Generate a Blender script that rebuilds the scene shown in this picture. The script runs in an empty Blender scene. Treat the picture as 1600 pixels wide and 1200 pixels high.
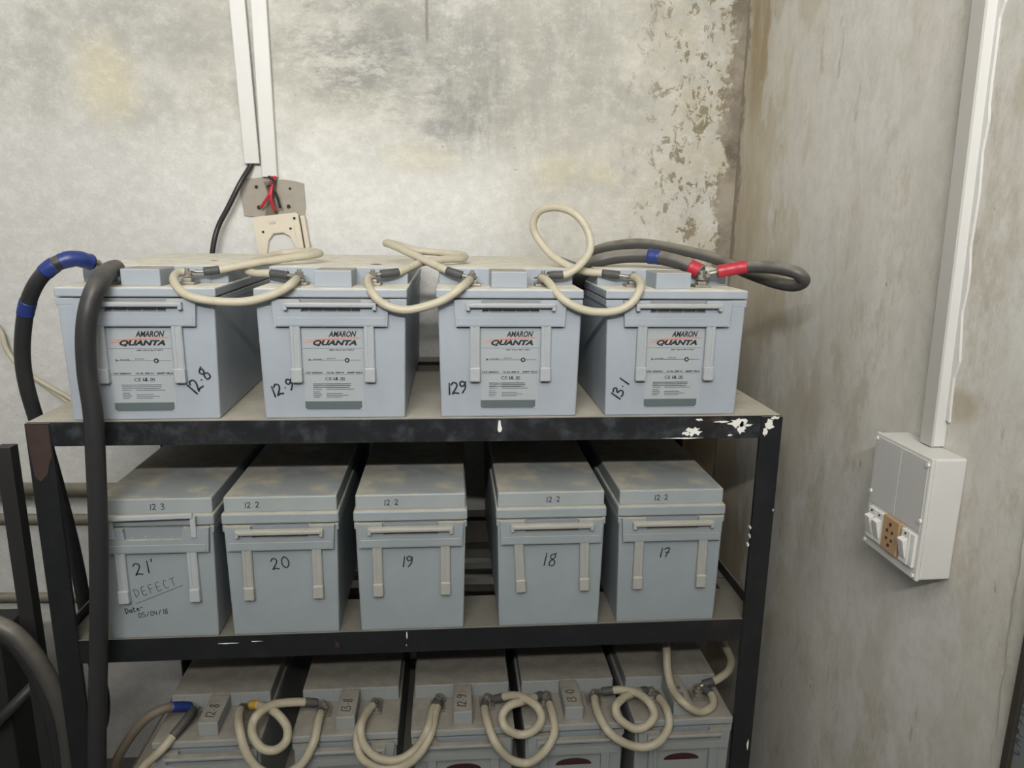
import bpy, bmesh, math, random
from mathutils import Vector, Matrix
random.seed(7)
SC = bpy.context.scene
H = 1.10            # height of the top shelf above the floor

# ---------------------------------------------------------------- camera
cyw, syw = math.cos(0.08589), math.sin(0.08589)
cp, sp = math.cos(0.22148), math.sin(0.22148)
ro = 0.01349
fw = Vector((syw*cp, cyw*cp, -sp)); rt = Vector((cyw, -syw, 0)); up = rt.cross(fw)
r2 = rt*math.cos(ro) + up*math.sin(ro); u2 = -rt*math.sin(ro) + up*math.cos(ro)
cd = bpy.data.cameras.new('camera'); cam = bpy.data.objects.new('camera', cd); SC.collection.objects.link(cam)
M4 = Matrix((r2, u2, -fw)).transposed().to_4x4(); M4.translation = Vector((0.6693, -1.1795, 0.3237+H)); cam.matrix_world = M4
cd.sensor_width = 36; cd.lens = 1147.6/1600*36; cd.clip_start = 0.02
SC.camera = cam

# ---------------------------------------------------------------- light
W = bpy.data.worlds.new('world'); SC.world = W; W.use_nodes = True
W.node_tree.nodes['Background'].inputs[0].default_value = (0.93, 0.97, 1.0, 1)
W.node_tree.nodes['Background'].inputs[1].default_value = 0.08
def area(name, loc, target, sx, sy, power, color):
    l = bpy.data.lights.new(name, 'AREA'); l.shape = 'RECTANGLE'; l.size = sx; l.size_y = sy; l.energy = power; l.color = color
    o = bpy.data.objects.new(name, l); SC.collection.objects.link(o); o.location = loc
    o.rotation_euler = (Vector(target)-Vector(loc)).to_track_quat('-Z', 'Y').to_euler(); return o
area('tube_light', (0.38, -2.2, 2.32), (0.60, 0.0, 3.95), 1.2, 0.10, 106, (1.0, 0.985, 0.95))
SC.view_settings.view_transform = 'Standard'; SC.view_settings.look = 'None'
SC.view_settings.exposure = 0.0; SC.view_settings.gamma = 1.0; SC.view_settings.use_curve_mapping = False

# ---------------------------------------------------------------- node helpers
class NT:
    def __init__(s, name, rough=0.5, metal=0.0, spec=0.5):
        s.m = bpy.data.materials.new(name); s.m.use_nodes = True; s.t = s.m.node_tree; s.b = s.t.nodes['Principled BSDF']
        s.b.inputs['Roughness'].default_value = rough; s.b.inputs['Metallic'].default_value = metal
        s.b.inputs['Specular IOR Level'].default_value = spec
        s.co = s.n('ShaderNodeTexCoord').outputs['Object']
    def n(s, k): return s.t.nodes.new(k)
    def link(s, a, b): s.t.links.new(a, b)
    def put(s, inp, v):
        if hasattr(v, 'is_linked') or isinstance(v, bpy.types.NodeSocket): s.link(v, inp)
        elif isinstance(v, (tuple, list)): inp.default_value = tuple(v)+((1,) if len(v) == 3 and len(inp.default_value) == 4 else ())
        else: inp.default_value = v
    def math(s, op, a, b=0.0, c=None, clamp=False):
        n = s.n('ShaderNodeMath'); n.operation = op; n.use_clamp = clamp
        s.put(n.inputs[0], a); s.put(n.inputs[1], b)
        if c is not None: s.put(n.inputs[2], c)
        return n.outputs[0]
    def vmath(s, op, a, b):
        n = s.n('ShaderNodeVectorMath'); n.operation = op; s.put(n.inputs[0], a); s.put(n.inputs[1], b)
        return n.outputs['Value'] if op == 'LENGTH' else n.outputs[0]
    def noise(s, scale, detail=4, rough=0.6, stretch=(1, 1, 1), co=None, dist=0.0, color=False):
        v = s.vmath('MULTIPLY', co or s.co, stretch)
        n = s.n('ShaderNodeTexNoise'); s.link(v, n.inputs['Vector']); n.inputs['Scale'].default_value = scale
        n.inputs['Detail'].default_value = detail; n.inputs['Roughness'].default_value = rough; n.inputs['Distortion'].default_value = dist
        return n.outputs['Color' if color else 'Fac']
    def ramp(s, v, a, b, lo=0.0, hi=1.0, smooth=True):
        n = s.n('ShaderNodeMapRange'); n.interpolation_type = 'SMOOTHSTEP' if smooth else 'LINEAR'
        s.put(n.inputs[0], v); n.inputs[1].default_value = a; n.inputs[2].default_value = b; n.inputs[3].default_value = lo; n.inputs[4].default_value = hi
        return n.outputs[0]
    def mix(s, f, a, b, kind='MIX'):
        n = s.n('ShaderNodeMix'); n.data_type = 'RGBA'; n.blend_type = kind
        s.put(n.inputs[0], f); s.put(n.inputs[6], a); s.put(n.inputs[7], b); return n.outputs[2]
    def blob(s, c, r, co, inner=0.25):
        d = s.vmath('LENGTH', s.vmath('DIVIDE', s.vmath('SUBTRACT', co, c), r), (0, 0, 0))
        return s.ramp(d, inner, 1.0, 1.0, 0.0)
    def blobs(s, lst, co):
        acc = None
        for c, r, k in lst:
            v = s.math('MULTIPLY', s.blob(c, r, co), k)
            acc = v if acc is None else s.math('MAXIMUM', acc, v)
        return acc
    def bump(s, h, strength=0.3, dist=0.01):
        n = s.n('ShaderNodeBump'); n.inputs['Strength'].default_value = strength; n.inputs['Distance'].default_value = dist
        s.link(h, n.inputs['Height']); s.link(n.outputs[0], s.b.inputs['Normal'])
    def sep(s, v):
        n = s.n('ShaderNodeSeparateXYZ'); s.link(v, n.inputs[0]); return n.outputs
    def up(s, a=0.55, b=0.9):
        g = s.n('ShaderNodeNewGeometry'); return s.ramp(s.sep(g.outputs['Normal'])[2], a, b)
    def col(s, c): s.put(s.b.inputs['Base Color'], c); return s.m

def plain(name, c, rough=0.5, metal=0.0, var=0.12, scale=30, spec=0.5):
    k = NT(name, rough, metal, spec); d = tuple(x*(1-var) for x in c); l = tuple(min(1, x*(1+var)) for x in c)
    return k.col(k.mix(k.noise(scale), d, l))

def plastic(name, c, dust=0.85, dustc=(0.30, 0.275, 0.225), wipe=0.0):
    k = NT(name, 0.42, 0, 0.35)
    base = k.mix(k.ramp(k.noise(9, 5), 0.3, 0.7), tuple(x*0.93 for x in c), tuple(x*1.04 for x in c))
    smear = k.ramp(k.noise(14, 6, 0.7, (1, 1, 0.35)), 0.55, 0.75, 0, 0.22)
    base = k.mix(smear, base, (0.36, 0.35, 0.32))
    dn = k.noise(7, 6, 0.65); dd = k.mix(k.ramp(k.noise(40, 3), 0.3, 0.7), tuple(x*0.88 for x in dustc), tuple(x*1.1 for x in dustc))
    f = k.math('MULTIPLY', k.up(), k.ramp(dn, 0.22, 0.42, dust*0.45, dust) if not wipe else k.ramp(dn, wipe, wipe+0.035, 0.12, dust))
    k.put(k.b.inputs['Roughness'], k.ramp(f, 0, 1, 0.42, 0.9))
    return k.col(k.mix(f, base, dd))

MAT = {}
MAT['plastic'] = plastic('battery_plastic_blue_grey', (0.31, 0.345, 0.388))
MAT['plastic_top'] = plastic('battery_lid_dust_sheen', (0.31, 0.345, 0.388), 0.95, (0.60, 0.58, 0.50))  # dust on upward faces, colour brightened to paint in their sheen
MAT['plastic_wiped'] = plastic('battery_cover_wiped_dust', (0.275, 0.305, 0.315), 0.95, (0.36, 0.345, 0.29), wipe=0.46)
MAT['plastic_mid'] = plastic('battery_plastic_shaded', (0.245, 0.279, 0.295), 0.9, (0.40, 0.375, 0.31))  # greener copy; weaker light on the middle shelf is darkened into the colour
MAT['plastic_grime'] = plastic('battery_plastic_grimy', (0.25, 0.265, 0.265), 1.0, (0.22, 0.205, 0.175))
MAT['handle'] = plastic('handle_plastic', (0.335, 0.36, 0.38), 0.8, (0.42, 0.39, 0.32))
MAT['handle_dusty'] = plastic('handle_plastic_dusty', (0.31, 0.315, 0.295), 0.9, (0.40, 0.375, 0.31))
MAT['sticker'] = plain('label_sticker_grey', (0.325, 0.355, 0.375), 0.35, var=0.03)
MAT['ink'] = plain('black_marker_ink', (0.012, 0.012, 0.02), 0.5, var=0.1)
MAT['print'] = plain('label_black_print', (0.02, 0.02, 0.025), 0.4, var=0.1)
MAT['print_soft'] = plain('label_fine_print', (0.13, 0.14, 0.15), 0.5, var=0.1)
MAT['orange'] = plain('label_orange_streak', (0.62, 0.17, 0.06), 0.4, var=0.1)
MAT['slate'] = plain('label_slate_band', (0.095, 0.12, 0.127), 0.4, var=0.1)
MAT['slate_text'] = plain('label_slate_text', (0.03, 0.05, 0.05), 0.4, var=0.1)
MAT['maroon'] = plain('maroon_print', (0.035, 0.01, 0.01), 0.5)
MAT['slot'] = plain('slot_grey', (0.20, 0.22, 0.245), 0.6)
MAT['lead'] = plain('tinned_metal', (0.30, 0.28, 0.24), 0.45, 0.7, 0.35, 120)
MAT['sleeve'] = plain('heat_shrink_grey_black', (0.055, 0.055, 0.055), 0.6, 0, 0.3, 60)
MAT['brown_rubber'] = plain('brown_rubber', (0.13, 0.105, 0.08), 0.6, 0, 0.2, 40)
def cable_mat(name, c, dustc, a=0.5):
    k = NT(name, 0.45, 0, 0.4); f = k.math('MULTIPLY', k.up(-0.1, 0.9), k.ramp(k.noise(30, 4), 0.3, 0.6, a*0.5, a))
    base = k.mix(k.ramp(k.noise(55, 5, 0.7), 0.5, 0.75, 0, 0.5), c, tuple(x*0.6 for x in c)); return k.col(k.mix(f, base, dustc))
MAT['cream_cable'] = cable_mat('cream_cable_insulation', (0.46, 0.425, 0.33), (0.40, 0.355, 0.27), 0.5)
MAT['cream_cable_dark'] = cable_mat('dark_cream_cable_insulation', (0.37, 0.34, 0.255), (0.30, 0.265, 0.195), 0.7)  # darker, browner cream for the lower row
MAT['black_cable'] = cable_mat('black_rubber_cable', (0.022, 0.022, 0.024), (0.10, 0.095, 0.085), 0.75)
MAT['grey_cable'] = cable_mat('dusty_grey_cable', (0.055, 0.053, 0.05), (0.20, 0.185, 0.155), 0.95)
MAT['thin_black'] = plain('thin_black_cable', (0.015, 0.015, 0.016), 0.4)
MAT['blue_tape'] = plain('blue_tape', (0.016, 0.032, 0.16), 0.4, 0, 0.2, 60)
MAT['red_tape'] = plain('red_tape', (0.40, 0.022, 0.04), 0.4, 0, 0.2, 60)
MAT['yellow_tape'] = plain('yellow_tape', (0.45, 0.26, 0.05), 0.5, 0, 0.2, 60)
MAT['red_wire'] = plain('red_wire', (0.42, 0.02, 0.035), 0.4)

def rack_mat(nm, worn):
    k = NT(nm, 0.38, 0, 0.5)
    b = k.mix(k.ramp(k.noise(22, 7, 0.7), 0.45, 0.72), (0.010, 0.011, 0.013), worn)
    b = k.mix(k.ramp(k.noise(5, 6, 0.7), 0.58, 0.75, 0, 0.6), b, (0.05, 0.032, 0.026))
    b = k.mix(k.math('MULTIPLY', k.up(), 0.75), b, (0.20, 0.185, 0.16))
    k.bump(k.noise(90, 4), 0.15, 0.002); return k.col(b)
MAT['rack'] = rack_mat('black_rack_paint', (0.016, 0.017, 0.019)); MAT['rack_worn'] = rack_mat('worn_rack_paint', (0.045, 0.052, 0.060))
MAT['rail_dusty'] = plain('dust_covered_rail', (0.21, 0.198, 0.17), 0.9, 0, 0.2, 20)
def plate_mat(nm, g):
    k = NT(nm, 0.85, 0, 0.2)
    b = k.mix(k.ramp(k.noise(9, 6), 0.35, 0.7), (0.36, 0.34, 0.285), (0.46, 0.435, 0.37))
    b = k.mix(k.ramp(k.noise(28, 6, 0.75), 0.62, 0.7, 0, 0.5), b, (0.14, 0.13, 0.11))
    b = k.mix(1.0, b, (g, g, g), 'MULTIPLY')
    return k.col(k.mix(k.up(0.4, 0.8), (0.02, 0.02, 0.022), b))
MAT['plate'] = plate_mat('dusty_shelf_plate', 1.0); MAT['plate_dark'] = plate_mat('dark_dusty_slat', 0.42)  # middle slats reuse the dusty plate colours, multiplied darker
MAT['rust'] = plain('brown_primer_patch', (0.042, 0.027, 0.023), 0.5, 0, 0.35, 40)
MAT['paint_white'] = plain('white_paint_splash', (0.72, 0.71, 0.68), 0.5, 0, 0.05, 60)
MAT['darkgear'] = plain('dark_equipment_paint', (0.02, 0.02, 0.021), 0.5, 0, 0.3, 8)
MAT['pipe'] = cable_mat('dusty_brown_conduit', (0.16, 0.145, 0.12), (0.30, 0.27, 0.22), 0.8)
MAT['pvc'] = plain('white_pvc', (0.54, 0.535, 0.52), 0.4, 0, 0.04, 12)
MAT['pvc_grey'] = plain('grey_pvc', (0.42, 0.41, 0.39), 0.45, 0, 0.05, 12)
MAT['cream_plastic'] = plain('aged_cream_plastic', (0.56, 0.51, 0.41), 0.4, 0, 0.08, 20)
MAT['tan_plastic'] = plain('tan_socket_plastic', (0.38, 0.25, 0.14), 0.45, 0, 0.08, 30)
MAT['switch_white'] = plain('switch_white', (0.62, 0.62, 0.60), 0.35, 0, 0.04, 30)
MAT['panel'] = plain('grey_front_plate', (0.46, 0.455, 0.445), 0.45, 0, 0.04, 10)
MAT['cement'] = plain('bare_cement', (0.30, 0.275, 0.235), 0.9, 0, 0.2, 35)
MAT['hole'] = plain('dark_hole', (0.03, 0.025, 0.02), 0.9)
MAT['glass_board'] = plain('grey_board', (0.16, 0.165, 0.16), 0.3, 0, 0.08, 10)
MAT['frame_brown'] = plain('dark_brown_frame', (0.04, 0.034, 0.028), 0.5)
MAT['blue_ink'] = plain('blue_ink', (0.02, 0.05, 0.11), 0.5)

# ---------------------------------------------------------------- wall materials
def wall_back_mat():
    k = NT('old_painted_back_wall', 0.85, 0, 0.2)
    wv = k.vmath('SUBTRACT', k.noise(3.5, 5, 0.65, color=True), (0.5, 0.5, 0.5))
    co = k.vmath('ADD', k.co, k.vmath('MULTIPLY', wv, (0.22, 0, 0.22)))
    B = 1e4
    cream = k.mix(k.ramp(k.noise(2.3, 5), 0.35, 0.65), (0.50, 0.495, 0.455), (0.57, 0.555, 0.50))
    white = (0.645, 0.645, 0.63)
    z = k.sep(co)[2]; x = k.sep(co)[0]
    base = k.mix(k.ramp(z, H+0.60, H+0.42), cream, white)
    # right of the middle the paint is older and creamier
    base = k.mix(k.ramp(x, 0.65, 0.95, 0, 0.85), base, (0.53, 0.515, 0.465))
    # soot and damp, streaky
    soot = k.blobs([((0.46, 0, H+0.70), (0.30, B, 0.22), 1.0), ((0.66, 0, H+0.62), (0.36, B, 0.26), 0.95), ((0.95, 0, H+0.70), (0.16, B, 0.26), 0.7),
                    ((0.13, 0, H+0.72), (0.14, B, 0.13), 0.45), ((-0.20, 0, H+0.74), (0.22, B, 0.14), 0.4), ((0.80, 0, H+0.55), (0.2, B, 0.12), 0.55), ((-0.02, 0, H+0.80), (0.3, B, 0.09), 0.4),
                    ((0.55, 0, H+1.0), (0.9, B, 0.25), 0.7), ((0.95, 0, H+0.40), (0.14, B, 0.06), 0.3)], co)
    hs = k.noise(8, 9, 0.78, (0.55, 1, 1.5)); vs = k.noise(8, 9, 0.76, (1.7, 1, 0.4))
    st = k.mix(k.ramp(x, 0.55, 0.75), hs, vs)
    fine = k.noise(30, 9, 0.8, (0.6, 1, 1.2)); st = k.math('ADD', st, k.math('MULTIPLY', k.math('SUBTRACT', fine, 0.5), 0.55))
    f = k.math('MULTIPLY', soot, k.ramp(st, 0.38, 0.60, 0.2, 0.95))
    base = k.mix(f, base, k.mix(k.ramp(k.noise(12, 5), 0.35, 0.65), (0.215, 0.22, 0.215), (0.31, 0.31, 0.285)))
    base = k.mix(k.ramp(x, 0.30, -0.15, 0, 0.6), base, (0.50, 0.50, 0.485))
    # general faint greying in the upper half
    g = k.math('MULTIPLY', k.ramp(z, H+0.35, H+0.65), k.ramp(k.noise(6, 8, 0.75), 0.40, 0.66, 0, 0.75))
    base = k.mix(g, base, (0.33, 0.33, 0.30))
    lt = k.ramp(k.noise(11, 8, 0.78, (0.8, 1, 1.3), co=k.vmath('ADD', k.co, (3, 3, 3))), 0.55, 0.64, 0, 0.5)
    base = k.mix(k.math('MULTIPLY', lt, k.ramp(z, H+0.30, H+0.5)), base, (0.56, 0.55, 0.52))
    g2 = k.math('MULTIPLY', k.ramp(x, 0.7, 0.95), k.ramp(k.noise(8, 8, 0.75, (1.5, 1, 0.6)), 0.40, 0.68, 0, 0.6))
    base = k.mix(g2, base, (0.40, 0.385, 0.34))
    yel = k.blobs([((-0.08, 0, H+0.61), (0.10, B, 0.12), 0.5), ((0.92, 0, H+0.43), (0.09, B, 0.07), 0.35), ((1.02, 0, H+0.44), (0.05, B, 0.06), 0.4), ((0.60, 0, H+0.45), (0.14, B, 0.06), 0.3)], co)
    base = k.mix(yel, base, (0.58, 0.52, 0.34))
    # peeled specks near the corner
    pk = k.noise(36, 8, 0.74, (1, 1, 0.75), dist=0.5)
    xr = k.sep(k.co)[0]
    zone = k.math('MULTIPLY', k.ramp(xr, 1.00, 1.24), k.ramp(k.sep(k.co)[2], H+0.15, H+0.32, 0.75, 1))
    peel = k.ramp(k.math('SUBTRACT', pk, k.math('MULTIPLY', zone, 0.035)), 0.40, 0.425, 1, 0)
    base = k.mix(k.math('MULTIPLY', peel, zone), base, k.mix(k.noise(60, 3), (0.12, 0.10, 0.06), (0.34, 0.29, 0.20)))
    damp = k.math('MULTIPLY', k.ramp(xr, 1.02, 1.28), k.ramp(k.noise(10, 8, 0.75), 0.42, 0.62, 0, 0.65)); base = k.mix(k.math('MULTIPLY', damp, k.math('SUBTRACT', 1.0, peel)), base, (0.44, 0.395, 0.285))
    # tiny pits everywhere
    pit = k.ramp(k.noise(60, 3, 0.5, (1, 1, 1.3)), 0.70, 0.74, 0, 0.5); base = k.mix(pit, base, (0.16, 0.15, 0.13))
    mo = k.noise(38, 9, 0.82, (0.8, 1, 1)); base = k.mix(k.ramp(mo, 0.40, 0.60, 0.16, 0), base, (0.25, 0.245, 0.21)); base = k.mix(k.ramp(mo, 0.52, 0.62, 0, 0.18), base, (0.70, 0.69, 0.65))
    # vertical crack
    sx = k.math('ABSOLUTE', k.math('SUBTRACT', k.math('ADD', xr, k.ramp(k.noise(30, 2), 0, 1, -0.002, 0.002)), 0.622))
    crk = k.math('MULTIPLY', k.ramp(sx, 0.002, 0.005, 0.8, 0), k.ramp(k.sep(k.co)[2], H+0.70, H+0.715)); base = k.mix(crk, base, (0.22, 0.20, 0.16))
    # corner strip
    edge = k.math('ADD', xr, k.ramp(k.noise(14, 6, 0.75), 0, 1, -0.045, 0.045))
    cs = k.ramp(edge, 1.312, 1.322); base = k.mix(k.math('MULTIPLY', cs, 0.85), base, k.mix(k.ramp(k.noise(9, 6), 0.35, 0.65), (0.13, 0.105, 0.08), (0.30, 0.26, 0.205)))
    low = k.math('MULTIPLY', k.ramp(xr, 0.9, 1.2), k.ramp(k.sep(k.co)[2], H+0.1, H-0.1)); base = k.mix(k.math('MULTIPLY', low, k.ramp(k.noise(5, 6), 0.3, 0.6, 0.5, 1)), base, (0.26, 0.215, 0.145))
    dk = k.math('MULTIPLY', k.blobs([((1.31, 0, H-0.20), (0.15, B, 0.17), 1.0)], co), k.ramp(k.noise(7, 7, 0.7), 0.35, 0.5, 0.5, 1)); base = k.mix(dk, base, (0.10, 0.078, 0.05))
    hgt = k.math('SUBTRACT', k.noise(18, 8, 0.7), k.math('MULTIPLY', k.math('MULTIPLY', peel, zone), 0.6)); k.bump(k.math('ADD', hgt, k.math('MULTIPLY', mo, 0.5)), 0.4, 0.012)
    return k.col(base)
def wall_right_mat():
    k = NT('stained_right_wall', 0.85, 0, 0.2)
    wv = k.vmath('SUBTRACT', k.noise(3.5, 5, 0.65, color=True), (0.5, 0.5, 0.5))
    co = k.vmath('ADD', k.co, k.vmath('MULTIPLY', wv, (0, 0.18, 0.25)))
    B = 1e4; s = k.sep(co); y = s[1]; z = s[2]
    base = k.mix(k.ramp(k.noise(3, 6, 0.65, (1, 1.6, 0.5)), 0.35, 0.65), (0.52, 0.505, 0.465), (0.61, 0.595, 0.555))
    warm = k.math('MULTIPLY', k.ramp(y, -0.02, 0.35), k.ramp(k.noise(5, 6, 0.7, (1, 1.6, 0.5)), 0.3, 0.65, 0.35, 1))
    base = k.mix(warm, base, (0.50, 0.46, 0.37))
    tan = k.blobs([((0, 0.50, H+0.78), (B, 0.13, 0.40), 1.0), ((0, 0.52, H+0.3), (B, 0.12, 0.3), 0.6), ((0, 0.33, H+0.13), (B, 0.16, 0.14), 0.55), ((0, 0.15, H+0.02), (B, 0.12, 0.12), 0.4), ((0, -0.27, H+0.06), (B, 0.07, 0.05), 0.65), ((0, 0.45, H-0.5), (B, 0.3, 0.6), 0.6)], co)
    base = k.mix(k.math('MULTIPLY', tan, k.ramp(k.noise(8, 6, 0.7, (1, 2, 0.4)), 0.3, 0.6, 0.45, 1)), base, (0.33, 0.262, 0.165))
    blot = k.ramp(k.noise(7, 8, 0.75, (1, 1.5, 0.7)), 0.50, 0.64, 0, 0.7); base = k.mix(blot, base, (0.43, 0.40, 0.325))
    pit = k.ramp(k.noise(34, 5, 0.6, (1, 1.2, 0.7)), 0.70, 0.735, 0, 0.6); base = k.mix(pit, base, (0.20, 0.18, 0.14))
    patch = k.ramp(k.noise(4, 5, 0.6, (1, 1.2, 0.6), co=k.vmath('ADD', k.co, (5, 5, 5))), 0.50, 0.56, 0, 0.5); base = k.mix(patch, base, (0.63, 0.63, 0.62))
    mo = k.noise(30, 9, 0.8, (1, 1.2, 0.8)); base = k.mix(k.ramp(mo, 0.38, 0.58, 0.2, 0), base, (0.32, 0.30, 0.24))
    dark = k.ramp(k.noise(13, 7, 0.7, (1, 1.6, 0.45), co=k.vmath('ADD', k.co, (9, 2, 1))), 0.60, 0.70, 0, 0.55); base = k.mix(dark, base, (0.29, 0.265, 0.20))
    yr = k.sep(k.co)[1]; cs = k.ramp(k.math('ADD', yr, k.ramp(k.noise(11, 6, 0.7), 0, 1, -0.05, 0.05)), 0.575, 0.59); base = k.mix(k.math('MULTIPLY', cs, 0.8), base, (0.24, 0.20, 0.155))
    k.bump(k.noise(14, 9, 0.78), 0.3, 0.012); return k.col(base)
MAT['wall_back'] = wall_back_mat(); MAT['wall_right'] = wall_right_mat()
MAT['wall_plain'] = plain('plain_wall_paint', (0.45, 0.44, 0.41), 0.85, 0, 0.1, 3)
MAT['floor'] = plain('grey_cement_floor', (0.10, 0.097, 0.09), 0.8, 0, 0.2, 6)
MAT['ceiling'] = plain('ceiling_paint', (0.60, 0.59, 0.56), 0.9, 0, 0.05, 5)

# ---------------------------------------------------------------- mesh helpers
def tmpbox(x0, x1, y0, y1, z0, z1, bev=0.0, seg=2, taper=None):
    b = bmesh.new(); vs = []
    for z in (z0, z1):
        t = taper if (taper and z == z0) else 0
        for x, y in ((x0+t, y0), (x1-t, y0), (x1-t, y1), (x0+t, y1)): vs.append(b.verts.new((x, y, z)))
    for f in ((3, 2, 1, 0), (4, 5, 6, 7), (0, 1, 5, 4), (1, 2, 6, 5), (2, 3, 7, 6), (3, 0, 4, 7)): b.faces.new([vs[i] for i in f])
    if bev: bmesh.ops.bevel(b, geom=list(b.edges), offset=bev, segments=seg, profile=0.5, affect='EDGES')
    return b
def merge(dst, src, mi=0, mat=None):
    if mat is not None: bmesh.ops.transform(src, matrix=mat, verts=src.verts)
    for f in src.faces: f.material_index = mi
    me = bpy.data.meshes.new('tmp'); src.to_mesh(me); src.free(); dst.from_mesh(me); bpy.data.meshes.remove(me)
def box(bm, x0, x1, y0, y1, z0, z1, bev=0.0, mi=0, mat=None, taper=None, seg=2): merge(bm, tmpbox(x0, x1, y0, y1, z0, z1, bev, seg, taper), mi, mat)
def cyl(bm, c, axis, r, h, n=16, mi=0, r2=None):
    b = bmesh.new(); bmesh.ops.create_cone(b, cap_ends=True, segments=n, radius1=r, radius2=r if r2 is None else r2, depth=h)
    q = Vector((0, 0, 1)).rotation_difference(Vector(axis)).to_matrix().to_4x4(); q.translation = Vector(c); merge(bm, b, mi, q)
def prism(bm, pts, axis, a, b_, mi=0):      # outline in two coordinates, extruded between a and b_ along axis (0, 1 or 2)
    b = bmesh.new()
    def mk(p, d): l = list(p); l.insert(axis, d); return b.verts.new(l)
    A = [mk(p, a) for p in pts]; C = [mk(p, b_) for p in pts]; n = len(pts)
    b.faces.new(A); b.faces.new(C[::-1])
    for i in range(n): b.faces.new((A[i], C[i], C[(i+1) % n], A[(i+1) % n]))
    bmesh.ops.recalc_face_normals(b, faces=b.faces); merge(bm, b, mi)
def catmull(P, n=8):
    P = [Vector(p) for p in P]; Q = [P[0]*2-P[1]]+P+[P[-1]*2-P[-2]]; out = []
    for i in range(1, len(Q)-2):
        a, b, c, d = Q[i-1:i+3]
        for j in range(n):
            t = j/n; out.append(0.5*((2*b)+(c-a)*t+(2*a-5*b+4*c-d)*t*t+(3*b-a-3*c+d)*t**3))
    out.append(P[-1]); return out
def cut(P, s0, s1):          # piece of a polyline between two lengths from its start (s1 < 0 counts from its end)
    L = [0.0]
    for a, b in zip(P, P[1:]): L.append(L[-1]+(b-a).length)
    if s1 <= 0: s1 = L[-1]+s1
    if s0 < 0: s0 = L[-1]+s0
    def at(s):
        for i in range(len(P)-1):
            if L[i+1] >= s: return P[i].lerp(P[i+1], (s-L[i])/max(1e-9, L[i+1]-L[i]))
        return P[-1]
    return [at(s0)]+[p for p, l in zip(P, L) if s0+1e-5 < l < s1-1e-5]+[at(s1)]
def tube(bm, P, r, n=12, mi=0, rfun=None, squash=1.0):
    T = []
    for i in range(len(P)):
        d = (P[min(i+1, len(P)-1)]-P[max(i-1, 0)]); T.append(d.normalized() if d.length > 1e-9 else Vector((0, 0, 1)))
    u = T[0].orthogonal().normalized(); rings = []
    if squash != 1.0:
        w = Vector((0, 0, 1)); u = (w-T[0]*w.dot(T[0])).normalized()
    for i, p in enumerate(P):
        u = (u-T[i]*u.dot(T[i])).normalized(); v = T[i].cross(u); rr = rfun(i/(len(P)-1)) if rfun else r
        rings.append([bm.verts.new(p+(u*math.cos(a)*squash+v*math.sin(a))*rr) for a in (2*math.pi*j/n for j in range(n))])
    fs = []
    for A, B in zip(rings, rings[1:]):
        for j in range(n): fs.append(bm.faces.new((A[j], A[(j+1) % n], B[(j+1) % n], B[j])))
    fs.append(bm.faces.new(rings[0][::-1])); fs.append(bm.faces.new(rings[-1]))
    for f in fs: f.material_index = mi; f.smooth = True
def obj(name, bm, mats, parent=None, smooth=False, loc=None):
    me = bpy.data.meshes.new(name); bm.normal_update(); bm.to_mesh(me); bm.free()
    for m in (mats if isinstance(mats, (list, tuple)) else [mats]): me.materials.append(MAT[m] if isinstance(m, str) else m)
    if smooth:
        for p in me.polygons: p.use_smooth = True
    o = bpy.data.objects.new(name, me); SC.collection.objects.link(o)
    if parent: o.parent = parent
    if loc: o.location = loc
    return o
def tag(o, label=None, cat=None, group=None, kind=None):
    for k_, v in (('label', label), ('category', cat), ('group', group), ('kind', kind)):
        if v: o[k_] = v
    return o
def empty(name, loc, rz=0):
    o = bpy.data.objects.new(name, None); SC.collection.objects.link(o); o.location = loc; o.rotation_euler = (0, 0, rz); o.empty_display_size = 0.05; return o
def copy_tree(o, parent=None):
    c = o.copy(); SC.collection.objects.link(c); c.parent = parent
    for ch in list(o.children): copy_tree(ch, c)
    return c
def new(): return bmesh.new()

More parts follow.
